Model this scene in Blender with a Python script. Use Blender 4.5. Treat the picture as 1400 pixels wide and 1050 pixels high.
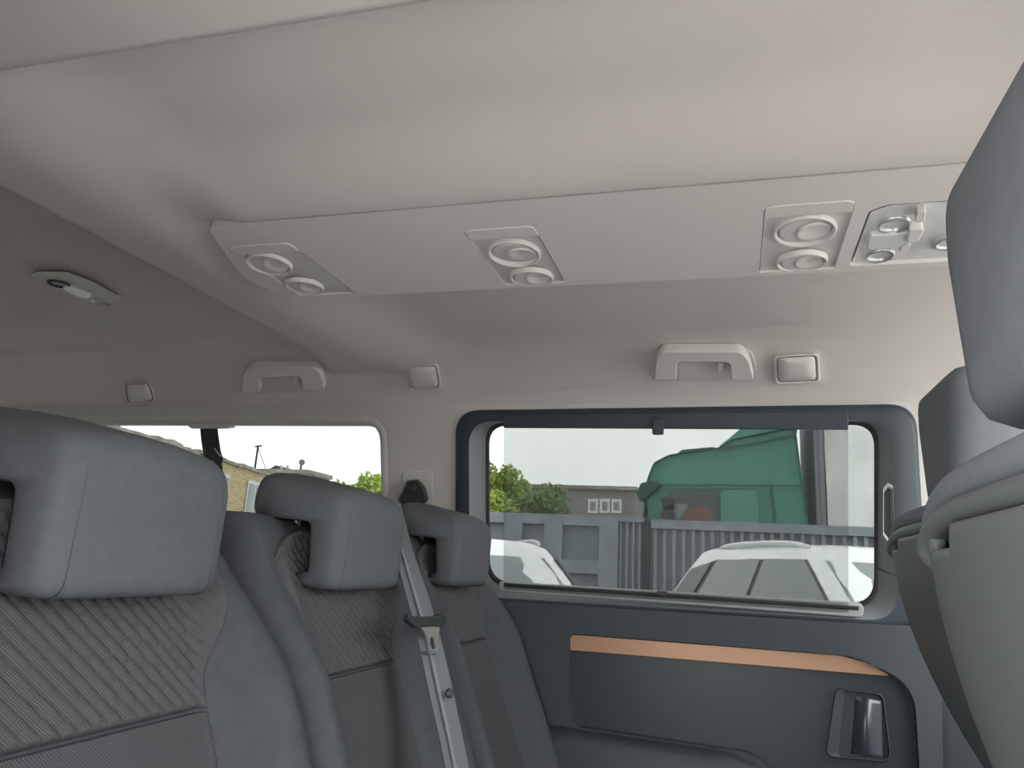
import bpy, bmesh, math, random
from math import sin, cos, pi, radians, sqrt, floor
from mathutils import Vector, Matrix
from mathutils.geometry import tessellate_polygon

for o in list(bpy.data.objects): bpy.data.objects.remove(o)
SC = bpy.context.scene
COL = SC.collection
random.seed(7)

# ------------------------------------------------------------------ camera
EYE = 1.40                                   # lens height above the yard
VY, VX = (1004.0, 790.0), (-2950.0, 575.0)   # vanishing points of the van's cross and long axes
FPX = sqrt(-((VY[0]-700)*(VX[0]-700)+(VY[1]-525)*(VX[1]-525)))
_Y = Vector((VY[0]-700, -(VY[1]-525), -FPX)).normalized()
_X = -Vector((VX[0]-700, -(VX[1]-525), -FPX)).normalized()
_Z = _X.cross(_Y)
ROT = Matrix((_X, _Y, _Z))                   # rows: van axes in camera coordinates
cam_d = bpy.data.cameras.new('camera'); cam = bpy.data.objects.new('camera', cam_d)
COL.objects.link(cam); SC.camera = cam
cam_d.sensor_fit = 'HORIZONTAL'; cam_d.sensor_width = 36.0; cam_d.lens = FPX/1400*36
cam_d.clip_start = 0.02; cam_d.clip_end = 500
cam.matrix_world = Matrix.Translation((0, 0, EYE)) @ ROT.to_4x4()

# ------------------------------------------------------------------ world: bright even overcast
w = bpy.data.worlds.new('overcast'); SC.world = w; w.use_nodes = True
nt = w.node_tree; nt.nodes.clear()
out = nt.nodes.new('ShaderNodeOutputWorld'); bg = nt.nodes.new('ShaderNodeBackground')
tc = nt.nodes.new('ShaderNodeTexCoord'); nz = nt.nodes.new('ShaderNodeTexNoise'); cr = nt.nodes.new('ShaderNodeValToRGB')
nz.inputs['Scale'].default_value = 5.0; nz.inputs['Detail'].default_value = 6
cr.color_ramp.elements[0].position = 0.3; cr.color_ramp.elements[0].color = (0.84, 0.86, 0.86, 1)
cr.color_ramp.elements[1].position = 0.7; cr.color_ramp.elements[1].color = (1.0, 1.0, 0.98, 1)
nt.links.new(tc.outputs['Generated'], nz.inputs['Vector']); nt.links.new(nz.outputs['Fac'], cr.inputs['Fac'])
nt.links.new(cr.outputs['Color'], bg.inputs['Color']); nt.links.new(bg.outputs['Background'], out.inputs['Surface'])
bg.inputs['Strength'].default_value = 1.0
SC.view_settings.view_transform = 'Standard'; SC.view_settings.look = 'None'
SC.view_settings.gamma = 1.0; SC.view_settings.use_curve_mapping = False
SC.view_settings.exposure = 3.5

# ------------------------------------------------------------------ pixel -> place
def ray(px, py): return ROT @ Vector((px-700, -(py-525), -FPX))
def onX(px, py, x): r = ray(px, py); r *= x/r.x; return Vector((r.x, r.y, r.z+EYE))
def onY(px, py, y): r = ray(px, py); r *= y/r.y; return Vector((r.x, r.y, r.z+EYE))
def onZ(px, py, z): r = ray(px, py); r *= z/r.z; return Vector((r.x, r.y, r.z+EYE))   # z counted from eye level
UN = Vector((0, -1, -.16)).normalized(); UP0 = Vector((0, 1.90, EYE-.05))
def onU(px, py, off=0.0):                     # leaning upper side wall of the van, off = towards the cabin
    r = ray(px, py); p0 = UP0+UN*off-Vector((0, 0, EYE))
    r *= p0.dot(UN)/r.dot(UN); return Vector((r.x, r.y, r.z+EYE))
def U(x, z, off=0.0):                         # point of that wall from x and height over eye level
    y = 1.90-.16*(z+.05); return Vector((x, y, z+EYE))+UN*off
def V(x, y, z): return Vector((x, y, z+EYE))

# ------------------------------------------------------------------ materials
def mat(name, col, rough=.6, metal=0.0, var=0.0, vscale=8.0, bump=0.0, bscale=200.0, spec=.5, coat=0.0, alpha=None, trans=0.0):
    m = bpy.data.materials.new(name); m.use_nodes = True; n = m.node_tree; b = n.nodes['Principled BSDF']
    b.inputs['Base Color'].default_value = (*col, 1); b.inputs['Roughness'].default_value = rough
    b.inputs['Metallic'].default_value = metal; b.inputs['Specular IOR Level'].default_value = spec
    b.inputs['Coat Weight'].default_value = coat
    t = n.nodes.new('ShaderNodeTexCoord')
    if var > 0:
        z = n.nodes.new('ShaderNodeTexNoise'); z.inputs['Scale'].default_value = vscale; z.inputs['Detail'].default_value = 4
        r = n.nodes.new('ShaderNodeValToRGB')
        r.color_ramp.elements[0].position = .3; r.color_ramp.elements[1].position = .7
        r.color_ramp.elements[0].color = (*[c*(1-var) for c in col], 1); r.color_ramp.elements[1].color = (*[min(1, c*(1+var)) for c in col], 1)
        n.links.new(t.outputs['Object'], z.inputs['Vector']); n.links.new(z.outputs['Fac'], r.inputs['Fac']); n.links.new(r.outputs['Color'], b.inputs['Base Color'])
    if bump > 0:
        z = n.nodes.new('ShaderNodeTexNoise'); z.inputs['Scale'].default_value = bscale; z.inputs['Detail'].default_value = 2
        k = n.nodes.new('ShaderNodeBump'); k.inputs['Strength'].default_value = bump; k.inputs['Distance'].default_value = .002
        n.links.new(t.outputs['Object'], z.inputs['Vector']); n.links.new(z.outputs['Fac'], k.inputs['Height']); n.links.new(k.outputs['Normal'], b.inputs['Normal'])
    return m
def weave(name, c1, c2, scale):
    m = mat(name, c1, .95, spec=.15); n = m.node_tree; b = n.nodes['Principled BSDF']
    t = n.nodes.new('ShaderNodeTexCoord'); sep = n.nodes.new('ShaderNodeSeparateXYZ'); n.links.new(t.outputs['Object'], sep.inputs[0])
    hs = []
    for ax in ('Y', 'Z'):
        q = n.nodes.new('ShaderNodeMath'); q.operation = 'MULTIPLY'; q.inputs[1].default_value = scale
        s = n.nodes.new('ShaderNodeMath'); s.operation = 'SINE'
        n.links.new(sep.outputs[ax], q.inputs[0]); n.links.new(q.outputs[0], s.inputs[0]); hs.append(s)
    mu = n.nodes.new('ShaderNodeMath'); mu.operation = 'MULTIPLY'; n.links.new(hs[0].outputs[0], mu.inputs[0]); n.links.new(hs[1].outputs[0], mu.inputs[1])
    r = n.nodes.new('ShaderNodeValToRGB'); r.color_ramp.elements[0].position = .25; r.color_ramp.elements[1].position = .75
    r.color_ramp.elements[0].color = (*c1, 1); r.color_ramp.elements[1].color = (*c2, 1)
    ma = n.nodes.new('ShaderNodeMath'); ma.operation = 'MULTIPLY_ADD'; ma.inputs[1].default_value = .5; ma.inputs[2].default_value = .5
    n.links.new(mu.outputs[0], ma.inputs[0]); n.links.new(ma.outputs[0], r.inputs['Fac']); n.links.new(r.outputs['Color'], b.inputs['Base Color'])
    k = n.nodes.new('ShaderNodeBump'); k.inputs['Strength'].default_value = .5; k.inputs['Distance'].default_value = .001
    n.links.new(ma.outputs[0], k.inputs['Height']); n.links.new(k.outputs['Normal'], b.inputs['Normal'])
    return m
def glass(name, tint, refl=.06):
    m = bpy.data.materials.new(name); m.use_nodes = True; n = m.node_tree; n.nodes.clear()
    o = n.nodes.new('ShaderNodeOutputMaterial'); t = n.nodes.new('ShaderNodeBsdfTransparent'); g = n.nodes.new('ShaderNodeBsdfGlossy')
    x = n.nodes.new('ShaderNodeMixShader'); x.inputs[0].default_value = refl
    t.inputs[0].default_value = (*tint, 1); g.inputs['Roughness'].default_value = .03; g.inputs[0].default_value = (1, 1, 1, 1)
    n.links.new(t.outputs[0], x.inputs[1]); n.links.new(g.outputs[0], x.inputs[2]); n.links.new(x.outputs[0], o.inputs[0])
    return m
def mesh_screen(name):                        # woven sun shade: open between fine threads
    m = bpy.data.materials.new(name); m.use_nodes = True; n = m.node_tree; n.nodes.clear()
    o = n.nodes.new('ShaderNodeOutputMaterial'); t = n.nodes.new('ShaderNodeBsdfTransparent'); d = n.nodes.new('ShaderNodeBsdfDiffuse'); tl = n.nodes.new('ShaderNodeBsdfTranslucent')
    a = n.nodes.new('ShaderNodeMixShader'); a.inputs[0].default_value = .45
    d.inputs[0].default_value = (.05, .052, .055, 1); tl.inputs[0].default_value = (.12, .12, .118, 1)
    n.links.new(d.outputs[0], a.inputs[1]); n.links.new(tl.outputs[0], a.inputs[2])
    tcn = n.nodes.new('ShaderNodeTexCoord'); sp = n.nodes.new('ShaderNodeSeparateXYZ'); n.links.new(tcn.outputs['Object'], sp.inputs[0])
    ss = []
    for ax in ('X', 'Z'):
        q = n.nodes.new('ShaderNodeMath'); q.operation = 'MULTIPLY'; q.inputs[1].default_value = 1150
        s = n.nodes.new('ShaderNodeMath'); s.operation = 'SINE'; n.links.new(sp.outputs[ax], q.inputs[0]); n.links.new(q.outputs[0], s.inputs[0]); ss.append(s)
    mu = n.nodes.new('ShaderNodeMath'); mu.operation = 'MULTIPLY'; n.links.new(ss[0].outputs[0], mu.inputs[0]); n.links.new(ss[1].outputs[0], mu.inputs[1])
    ma = n.nodes.new('ShaderNodeMath'); ma.operation = 'MULTIPLY_ADD'; ma.inputs[1].default_value = .18; ma.inputs[2].default_value = .40; n.links.new(mu.outputs[0], ma.inputs[0])
    x = n.nodes.new('ShaderNodeMixShader'); n.links.new(ma.outputs[0], x.inputs[0])
    n.links.new(t.outputs[0], x.inputs[1]); n.links.new(a.outputs[0], x.inputs[2]); n.links.new(x.outputs[0], o.inputs[0])
    return m
def bricks(name):
    m = mat(name, (.55, .42, .22), .9); n = m.node_tree; b = n.nodes['Principled BSDF']
    t = n.nodes.new('ShaderNodeTexCoord'); k = n.nodes.new('ShaderNodeTexBrick')
    k.inputs['Color1'].default_value = (.56, .42, .20, 1); k.inputs['Color2'].default_value = (.34, .24, .11, 1); k.inputs['Mortar'].default_value = (.55, .49, .38, 1)
    k.inputs['Scale'].default_value = 1.0; k.inputs['Brick Width'].default_value = .27; k.inputs['Row Height'].default_value = .10; k.inputs['Mortar Size'].default_value = .016
    n.links.new(t.outputs['UV'], k.inputs['Vector']); n.links.new(k.outputs['Color'], b.inputs['Base Color'])
    return m

LINER = mat('headliner_fabric', (.68, .625, .59), .95, var=.03, vscale=3, bump=.15, bscale=900, spec=.1)
PILLAR = mat('beige_grey_plastic', (.52, .49, .47), .7, bump=.1, bscale=600, spec=.3)
CONSOLE = mat('light_grey_plastic', (.69, .645, .61), .55, spec=.35)
CONSOLE_D = mat('vent_plate_plastic', (.62, .585, .56), .5, spec=.4)
DARK = mat('charcoal_door_plastic', (.032, .039, .047), .55, bump=.15, bscale=700, spec=.4)
FRAME = mat('slate_frame_plastic', (.029, .038, .050), .5, spec=.4)
REVEAL = mat('grey_reveal_plastic', (.16, .175, .185), .5, spec=.4)
SILL = mat('sill_grey_plastic', (.30, .315, .325), .45, spec=.4)
PANEL = mat('gloss_black_panel', (.015, .021, .028), .4, spec=.4)
BLACK = mat('black_plastic', (.018, .021, .025), .45)
SEAL = mat('black_rubber', (.012, .014, .017), .6)
BRONZE = mat('satin_bronze_trim', (.33, .185, .115), .42, metal=.4, var=.05, vscale=5)
FAB = weave('knit_seat_fabric', (.044, .0435, .048), (.094, .092, .099), 2200)
FAB2 = weave('ribbed_seat_fabric', (.044, .044, .049), (.080, .079, .086), 1700)
BOLST = mat('smooth_seat_fabric', (.053, .056, .064), .85, var=.08, vscale=60, bump=.1, bscale=1500, spec=.25)
HEADF = mat('headrest_fabric', (.075, .079, .088), .8, var=.06, vscale=80, bump=.1, bscale=1500, spec=.3)
FRONTF = mat('front_headrest_fabric', (.19, .20, .225), .85, var=.05, vscale=50, bump=.1, bscale=1200, spec=.25)
SHELL = mat('seat_shell_plastic', (.12, .126, .132), .5, bump=.1, bscale=500, spec=.4)
STRAP = mat('grey_webbing', (.105, .11, .12), .7, bump=.3, bscale=900)
STRAPL = mat('light_webbing_band', (.16, .165, .175), .7, bump=.3, bscale=900)
STRAPB = mat('black_webbing', (.02, .023, .03), .7)
CHROME = mat('brushed_chrome', (.55, .56, .57), .3, metal=.8)
LENS = mat('clear_lamp_lens', (.72, .71, .68), .12, spec=.8)
SPOT = mat('silvered_spot_bowl', (.55, .55, .54), .3, metal=.5)
GLASS = glass('exposure_tint_door_glass', (.335, .345, .34), .005)  # tint added to hold the bright yard down against the dim cabin
GLASS2 = glass('exposure_tint_quarter_glass', (.335, .345, .34), .005)  # same added tint, balances outside brightness with the cabin
GLASS3 = glass('clear_front_glass', (.95, .97, .96), .02)
MESH = mesh_screen('woven_shade_cloth')
CARPET = mat('floor_carpet', (.10, .10, .11), 1.0, bump=.3, bscale=400)
WHITE = mat('white_car_paint', (.78, .80, .82), .25, coat=.6)
CARGLASS = mat('car_window_glass', (.16, .19, .20), .08, spec=.9)
CARDARK = mat('dark_tinted_window', (.03, .035, .04), .08, spec=.7)
TYRE = mat('tyre_rubber', (.02, .02, .02), .8)
GREEN = mat('green_truck_paint', (.045, .25, .19), .4, coat=.3, var=.06, vscale=2)
GREEND = mat('dark_green_trim_shade', (.015, .08, .06), .5)  # visor, rim and seam green; also painted shade along the creases
TARP = mat('pale_tarpaulin', (.74, .76, .74), .6, var=.06, vscale=1.5, bump=.5, bscale=2.5)
STEEL = mat('galvanised_fence_grey', (.25, .28, .31), .7, var=.12, vscale=4)
STEEL2 = mat('fence_grey_dark', (.20, .225, .25), .7, var=.12, vscale=4)
ASPH = mat('yard_concrete', (.36, .355, .35), .95, var=.15, vscale=.8)  # unseen ground, chosen pale to bounce light up into the cabin
BRICK = bricks('yellow_brick')
COPING = mat('weathered_coping', (.30, .28, .25), .9, var=.4, vscale=3)
RENDER = mat('grey_render', (.22, .21, .205), .9, var=.08, vscale=1)
PARAPET = mat('pale_render', (.42, .39, .34), .9, var=.12, vscale=1)
PVC = mat('white_window_frame', (.62, .63, .63), .5)
PANE = mat('window_pane', (.16, .18, .20), .1, spec=.8)
LEAF = mat('leaf_green', (.30, .40, .08), .6, var=.45, vscale=1.6)
LEAF2 = mat('dark_leaf_green', (.14, .21, .06), .6, var=.4, vscale=1.6)
BARK = mat('bark', (.07, .055, .04), .9)
POLE = mat('dark_metal', (.035, .038, .042), .6)
RED = mat('faded_red_curtain', (.22, .10, .09), .8)

# ------------------------------------------------------------------ building blocks
def tag(o, label=None, cat=None, group=None, kind=None):
    if label: o['label'] = label
    if cat: o['category'] = cat
    if group: o['group'] = group
    if kind: o['kind'] = kind
    return o
def thing(name, label, cat, loc=(0, 0, 0), group=None):
    o = bpy.data.objects.new(name, None); COL.objects.link(o); o.location = loc; o.empty_display_size = .1
    return tag(o, label, cat, group)
def mk(name, verts, faces, m, parent=None, smooth=False, bevel=0.0, seg=3, solid=0.0, fix=True, weld=False, label=None):
    me = bpy.data.meshes.new(name)
    bm = bmesh.new()
    bv = [bm.verts.new(v) for v in verts]
    for f in faces:
        try: bm.faces.new([bv[i] for i in f])
        except ValueError: pass
    if weld: bmesh.ops.remove_doubles(bm, verts=bm.verts, dist=1e-5)
    if fix: bmesh.ops.recalc_face_normals(bm, faces=bm.faces)
    bm.to_mesh(me); bm.free()
    me.materials.append(m)
    o = bpy.data.objects.new(name, me); COL.objects.link(o)
    if parent is not None:
        o.parent = parent
        if parent.type == 'EMPTY': o.matrix_parent_inverse = parent.matrix_basis.inverted()
    if solid: s = o.modifiers.new('thick', 'SOLIDIFY'); s.thickness = solid; s.offset = 0
    if bevel:
        b = o.modifiers.new('bevel', 'BEVEL'); b.width = bevel; b.segments = seg; b.limit_method = 'ANGLE'; b.angle_limit = radians(40)
    if smooth or bevel:
        for p in me.polygons: p.use_smooth = True
        if bevel and not smooth: me.set_sharp_from_angle(angle=radians(35))
    if label: o['label'] = label
    return o
def rpoly(pts, r, n=5):                       # 2D polygon with rounded corners
    out = []; N = len(pts)
    rr = r if isinstance(r, (list, tuple)) else [r]*N
    for i in range(N):
        p = Vector(pts[i]).to_2d(); a = Vector(pts[i-1]).to_2d()-p; b = Vector(pts[(i+1) % N]).to_2d()-p
        la, lb = a.length, b.length; a.normalize(); b.normalize()
        if rr[i] <= 0: out += [p.copy() for _ in range(n+1)]; continue
        ang = a.angle(b); t = min(rr[i]/math.tan(ang/2), .48*la, .48*lb)
        s, e = p+a*t, p+b*t
        for k in range(n+1):
            q = k/n; out.append((1-q)**2*s+2*q*(1-q)*p+q*q*e)
    return out
def ringfaces(n, k, closed=True):
    f = []
    for j in range(k-1):
        for i in range(n if closed else n-1):
            a, b = j*n+i, j*n+(i+1) % n
            f.append((a, b, b+n, a+n))
    return f
def loft(name, loops, m, parent=None, cap0=False, cap1=False, closed=True, **kw):
    n = len(loops[0]); vs = [v for l in loops for v in l]; f = ringfaces(n, len(loops), closed)
    if cap0: f.append(tuple(range(n)))
    if cap1: f.append(tuple(range((len(loops)-1)*n, len(loops)*n)))
    return mk(name, vs, f, m, parent, **kw)
def prism(name, loop, d, m, parent=None, **kw):                     # outline pushed along d
    d = Vector(d); return loft(name, [loop, [p+d for p in loop]], m, parent, True, True, **kw)
def box(name, lo, hi, m, parent=None, bevel=0.0, **kw):
    x0, y0, z0 = lo; x1, y1, z1 = hi
    loop = [Vector((x0, y0, z0)), Vector((x1, y0, z0)), Vector((x1, y1, z0)), Vector((x0, y1, z0))]
    return prism(name, loop, (0, 0, z1-z0), m, parent, bevel=bevel, **kw)
def plate(name, outer, holes, d, m, parent=None, **kw):             # outline with holes, thickness vector d
    d = Vector(d); loops = [outer]+holes; flat = [p for l in loops for p in l]; n = len(flat)
    tris = tessellate_polygon(loops); f = [tuple(t) for t in tris]+[tuple(i+n for i in reversed(t)) for t in tris]
    s = 0
    for l in loops:
        k = len(l)
        for i in range(k): a, b = s+i, s+(i+1) % k; f.append((a, b, b+n, a+n))
        s += k
    return mk(name, flat+[p+d for p in flat], f, m, parent, **kw)
def tube(name, path, r, m, parent=None, n=10, cap=True, **kw):
    loops = []; P = [Vector(p) for p in path]; rr = r if isinstance(r, (list, tuple)) else [r]*len(P)
    u = None
    for i, p in enumerate(P):
        t = (P[min(i+1, len(P)-1)]-P[max(i-1, 0)]).normalized()
        if u is None: u = t.orthogonal().normalized()
        u = (u-t*u.dot(t)).normalized(); v = t.cross(u)
        loops.append([p+(u*cos(2*pi*k/n)+v*sin(2*pi*k/n))*rr[i] for k in range(n)])
    return loft(name, loops, m, parent, cap, cap, smooth=True, **kw)
def lathe(name, prof, c, ax, m, parent=None, n=32, cap0=False, cap1=True, **kw):   # prof: (radius, height along ax)
    ax = Vector(ax).normalized(); u = ax.orthogonal().normalized(); v = ax.cross(u); c = Vector(c)
    loops = [[c+ax*h+(u*cos(2*pi*k/n)+v*sin(2*pi*k/n))*r for k in range(n)] for r, h in prof]
    return loft(name, loops, m, parent, cap0, cap1, **kw)
def grid(name, fn, nu, nv, m, parent=None, **kw):
    vs = [fn(i/nu, j/nv) for j in range(nv+1) for i in range(nu+1)]
    f = [(j*(nu+1)+i, j*(nu+1)+i+1, (j+1)*(nu+1)+i+1, (j+1)*(nu+1)+i) for j in range(nv) for i in range(nu)]
    return mk(name, vs, f, m, parent, smooth=True, **kw)
def struct(o): o['kind'] = 'structure'; return o
def sst(a, b, x):
    t = min(1, max(0, (x-a)/(b-a))); return t*t*(3-2*t)
def lerp(a, b, t): return a+(b-a)*t
def interp(tab, x):
    if x <= tab[0][0]: return tab[0][1]
    for (a, p), (b, q) in zip(tab, tab[1:]):
        if x <= b: return p+(q-p)*(x-a)/(b-a)
    return tab[-1][1]
def strip(name, path, nrm, wd, th, m, parent=None, **kw):           # flat belt along a path
    loops = []; P = [Vector(p) for p in path]
    for i, p in enumerate(P):
        t = (P[min(i+1, len(P)-1)]-P[max(i-1, 0)]).normalized(); nn = Vector(nrm[i] if isinstance(nrm, list) else nrm)
        s = t.cross(nn).normalized(); q = s.cross(t).normalized()
        loops.append([p+s*wd/2+q*th/2, p-s*wd/2+q*th/2, p-s*wd/2-q*th/2, p+s*wd/2-q*th/2])
    return loft(name, loops, m, parent, True, True, **kw)

# ================================================================== THE VAN'S SHELL
struct(tag(box('ground', (-70, -30, -.3), (70, 90, 0), ASPH)))
struct(box('floor', (-2.75, .16, .30), (1.75, 1.98, .40), CARPET))

# headliner: one moulded surface with a cross rib, a rail on the doorway side and a coved far side
LEFTP = [(1.56, .496), (1.62, .489), (1.68, .474), (1.74, .452), (1.80, .420), (1.842, .388)]
def roof_z(x, y):
    z = .496+.022*(1-sst(-.99, -.95, x))
    z -= .012*sst(1.22, 1.27, y)*(1-sst(-.95, -.9, x))
    if y > 1.56: z = min(z, interp(LEFTP, y))
    z -= .036*sst(.70, .860, y)*(1-sst(.869, .875, y))*sst(-.80, -.66, x)   # swells down towards the console
    fl = .05*sst(1.5, 1.75, y)                                              # rib widens where it meets the side
    rib = sst(-.958-fl, -.946-fl, x)*(1-sst(-.86+fl*.5, -.62+fl*.5, x))
    z = lerp(z, min(z, .458), rib)
    k = 1-sst(.487, .492, y)
    zz = interp([(.16, .30), (.22, .37), (.30, .41), (.40, .432), (.487, .440)], y)
    return lerp(z, min(z, zz), k)
xs = [-2.75+i*.05 for i in range(34)]+[-1.05+i*.0125 for i in range(40)]+[-.55+i*.05 for i in range(28)]
ys = sorted(set([.16+i*.03 for i in range(11)]+[.478, .487, .490, .493, .496, .499, .502, .505]+[.52+i*.025 for i in range(41)]+[.85, .855, .860, .865, .869, .871, .873, .876]+[1.545+i*.015 for i in range(19)]+[1.825, 1.842]))
vs = [V(x, y, roof_z(x, y)) for y in ys for x in xs]; nx = len(xs)
fs = [(j*nx+i, j*nx+i+1, (j+1)*nx+i+1, (j+1)*nx+i) for j in range(len(ys)-1) for i in range(nx-1)]
ceil = mk('ceiling', vs, fs, LINER, smooth=True); struct(ceil)
struct(box('trim_1', (-2.80, .10, EYE+.55), (.82, 2.0, EYE+.59), LINER))      # roof skin above the liner

# side wall with openings for the sliding door, the quarter window and the front door window
def Uloop(pts): return [U(x, z) for x, z in pts]
RW = rpoly([(onU(521, 580).x, .352), (-2.30, .352), (-2.36, -.02), (onU(521, 580).x+.02, -.02)], [.055, .06, .06, .05], 8)
DOOR_OUT = rpoly([(623, 561), (1252, 552), (1268, 700), (1280, 1500), (640, 1300), (622, 700)], [34, 40, 300, 0, 0, 300], 8)
DHOLE = [onU(p.x, p.y) for p in rpoly([(634, 572), (1240, 563), (1252, 700), (1258, 1200), (650, 1130), (633, 700)], [34, 40, 300, 0, 0, 300], 8)]
FW = rpoly([(.60, -.05), (.60, .37), (.90, .37), (1.62, -.04)], .05, 6)
wl = plate('wall_left', [U(-2.75, -1.02), U(1.75, -1.02), U(1.75, -.02), U(.86, .45), U(-2.75, .45)],
           [Uloop(RW), DHOLE, Uloop(FW)], (0, .05, 0), PILLAR); struct(wl)
# rounded lip round the quarter window
rwl = [Uloop(RW), [p+Vector((0, .028, 0)) for p in Uloop(RW)]]
cx = sum(p[0] for p in RW)/len(RW); cz = sum(p[1] for p in RW)/len(RW)
def inset(pts, d):
    o = []
    for i, p in enumerate(pts):
        a = Vector(pts[i-1]); b = Vector(pts[(i+1) % len(pts)]); t = (b-a); nn = Vector((-t.y, t.x)).normalized()
        if nn.dot(Vector((cx, cz))-Vector(p)) < 0: nn = -nn
        o.append(Vector(p)+nn*d)
    return o
w2 = plate('window_2', [U(x, z, -.05) for x, z in inset(RW, -.015)], [], (0, .004, 0), GLASS2); struct(w2)
struct(loft('trim_2', [[U(x, z, .004) for x, z in inset(RW, -.018)], [U(x, z, .008) for x, z in inset(RW, -.008)], [U(x, z, .004) for x, z in inset(RW, .002)], [U(x, z, -.02) for x, z in inset(RW, .008)], [U(x, z, -.05) for x, z in inset(RW, .008)]], PILLAR, smooth=True))
struct(plate('window_3', [U(x, z, -.02) for x, z in FW], [], (0, .004, 0), GLASS3))

# far ends and the doorway side
struct(plate('wall_rear', [V(-2.75, .10, -1.02), V(-2.75, 2.02, -1.02), V(-2.75, 1.90, .50), V(-2.75, .18, .50)],
      [[V(-2.75, y, z) for y, z in rpoly([(.38, .0), (1.70, .0), (1.62, .36), (.46, .36)], .06)]], (-.05, 0, 0), PILLAR))
struct(plate('window_4', [V(-2.77, y, z) for y, z in rpoly([(.37, -.01), (1.71, -.01), (1.63, .37), (.45, .37)], .06)], [], (-.004, 0, 0), GLASS2))
struct(box('wall_front', (1.75, .10, .38), (1.80, 2.02, EYE-.04), DARK))
struct(plate('window_5', [V(.80, .22, .47), V(.80, 1.82, .47), V(1.76, 1.93, -.05), V(1.76, .14, -.05)], [], (.004, 0, .004), GLASS3))
RH = [rpoly([(-.33, -.93), (-.33, .30), (.10, .30), (.14, -.93)], [.02, .12, .08, .02], 6), rpoly([(-2.3, -.02), (-2.3, .29), (-1.05, .29), (-1.05, -.02)], .06), rpoly([(.34, -.05), (.38, .30), (.98, .30), (1.60, -.04)], .05)]  # first opening: unseen doorway, cut narrow to keep light off the rear headliner
struct(plate('wall_right', [V(-2.75, .16, -1.02), V(1.75, .16, -1.02), V(1.75, .16, -.02), V(1.04, .16, .33), V(-2.75, .16, .33)],
      [[V(x, .16, z) for x, z in h] for h in RH], (0, -.05, 0), PILLAR))
struct(plate('window_6', [V(x, .13, z) for x, z in RH[1]], [], (0, .004, 0), GLASS2))
struct(plate('window_7', [V(x, .13, z) for x, z in RH[2]], [], (0, .004, 0), GLASS3))
struct(box('bounce_dashboard', (1.08, .22, .40), (1.74, 1.90, EYE-.14), PILLAR, bevel=.06))  # out of view; made pale to bounce light onto the front headliner

struct(plate('trim_3', [U(.36, -1.0, .03), U(1.74, -1.0, .03), U(1.74, -.07, .03), U(.36, -.07, .03)], [], (0, .03, 0), DARK))
# ================================================================== SLIDING DOOR
door = bpy.data.objects.new('door_1', None); COL.objects.link(door); door.location = (-.2, 1.95, .42); door['kind'] = 'structure'
door['label'] = 'charcoal sliding door with a shaded window and a bronze strip'
def px_loop(pts, r, off, n=8): return [onU(p.x, p.y, off) for p in rpoly(pts, r, n)]
rad = [34, 40, 60, 60]
GL = [(667, 580), (1197, 579), (1197, 829), (668, 797)]
GR = [26, 30, 34, 34]
L0 = px_loop([(623, 561), (1252, 552), (1270, 862), (622, 830)], [34, 40, 20, 20], .000)
L0b = px_loop([(624, 562), (1251, 553), (1269, 861), (623, 829)], [34, 40, 20, 20], .016)
L0c = px_loop([(629, 566), (1246, 557), (1264, 858), (628, 826)], [34, 40, 20, 20], .022)
L1 = px_loop([(641, 576), (1219, 572), (1229, 850), (642, 815)], [34, 40, 40, 40], .020)
L1b = px_loop([(645, 578), (1214, 575), (1224, 846), (647, 811)], [34, 40, 40, 40], .012)
loft('window_frame', [[p+Vector((0, .03, 0)) for p in L0], L0, L0b, L0c, L1], FRAME, door, smooth=True)
L2 = px_loop(GL, GR, -.026); L3 = px_loop([(662, 575), (1202, 574), (1202, 834), (663, 802)], GR, -.032)
loft('window_reveal', [L1, L1b, px_loop([(664, 578), (1200, 577), (1200, 832), (665, 800)], GR, -.022)], REVEAL, door, smooth=True)
loft('window_seal', [px_loop([(664, 578), (1200, 577), (1200, 832), (665, 800)], GR, -.021), px_loop(GL, GR, -.020), px_loop([(669, 582), (1195, 581), (1195, 826), (670, 795)], GR, -.024), px_loop(GL, GR, -.034)], SEAL, door, smooth=True)
w1 = plate('window_pane', px_loop([(655, 570), (1208, 569), (1208, 838), (656, 808)], GR, -.034), [], (0, .004, 0), GLASS, door)
# sill tray under the glass
SO = [onU(p.x, p.y, .024) for p in rpoly([(680, 796), (1181, 826), (1181, 845), (682, 808)], [6, 8, 14, 10], 5)]
sill = prism('sill_tray', SO, -UN*.02, SILL, door, bevel=.003)
loft('sill_groove', [[onU(690, 799.5, .0262), onU(1174, 832.0, .0262)], [onU(690, 802, .0262), onU(1174, 834.6, .0262)]], BLACK, sill, closed=False, solid=.001)
# inner card: belt, recessed panel, armrest
PAN = rpoly([(778, 866), (1165, 897), (1250, 935), (1262, 1130), (1120, 1110), (1030, 1030), (783, 993)], [10, 90, 70, 30, 30, 70, 14], 7)
CARD = [(560, 812), (690, 822), (1185, 853), (1285, 858), (1300, 1500), (520, 1400)]
cardY = 1.850
plate('door_card', [onY(x, y, cardY) for x, y in CARD], [[onY(p.x, p.y, cardY) for p in PAN]], (0, .05, 0), DARK, door, bevel=.006)
pan = prism('recessed_panel', [onY(p.x, p.y, 1.872) for p in rpoly([(760, 850), (1290, 880), (1300, 1160), (760, 1020)], 5, 2)], (0, .01, 0), PANEL, door)
loft('panel_groove', [[onY(p.x, p.y, cardY-.0005) for p in PAN], [onY(p.x, p.y, cardY+.01) for p in PAN]], SEAL, pan)
BR = rpoly([(779, 867), (1150, 896), (1192, 907), (1219, 925), (778, 889)], [8, 60, 30, 2, 3], 6)
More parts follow.
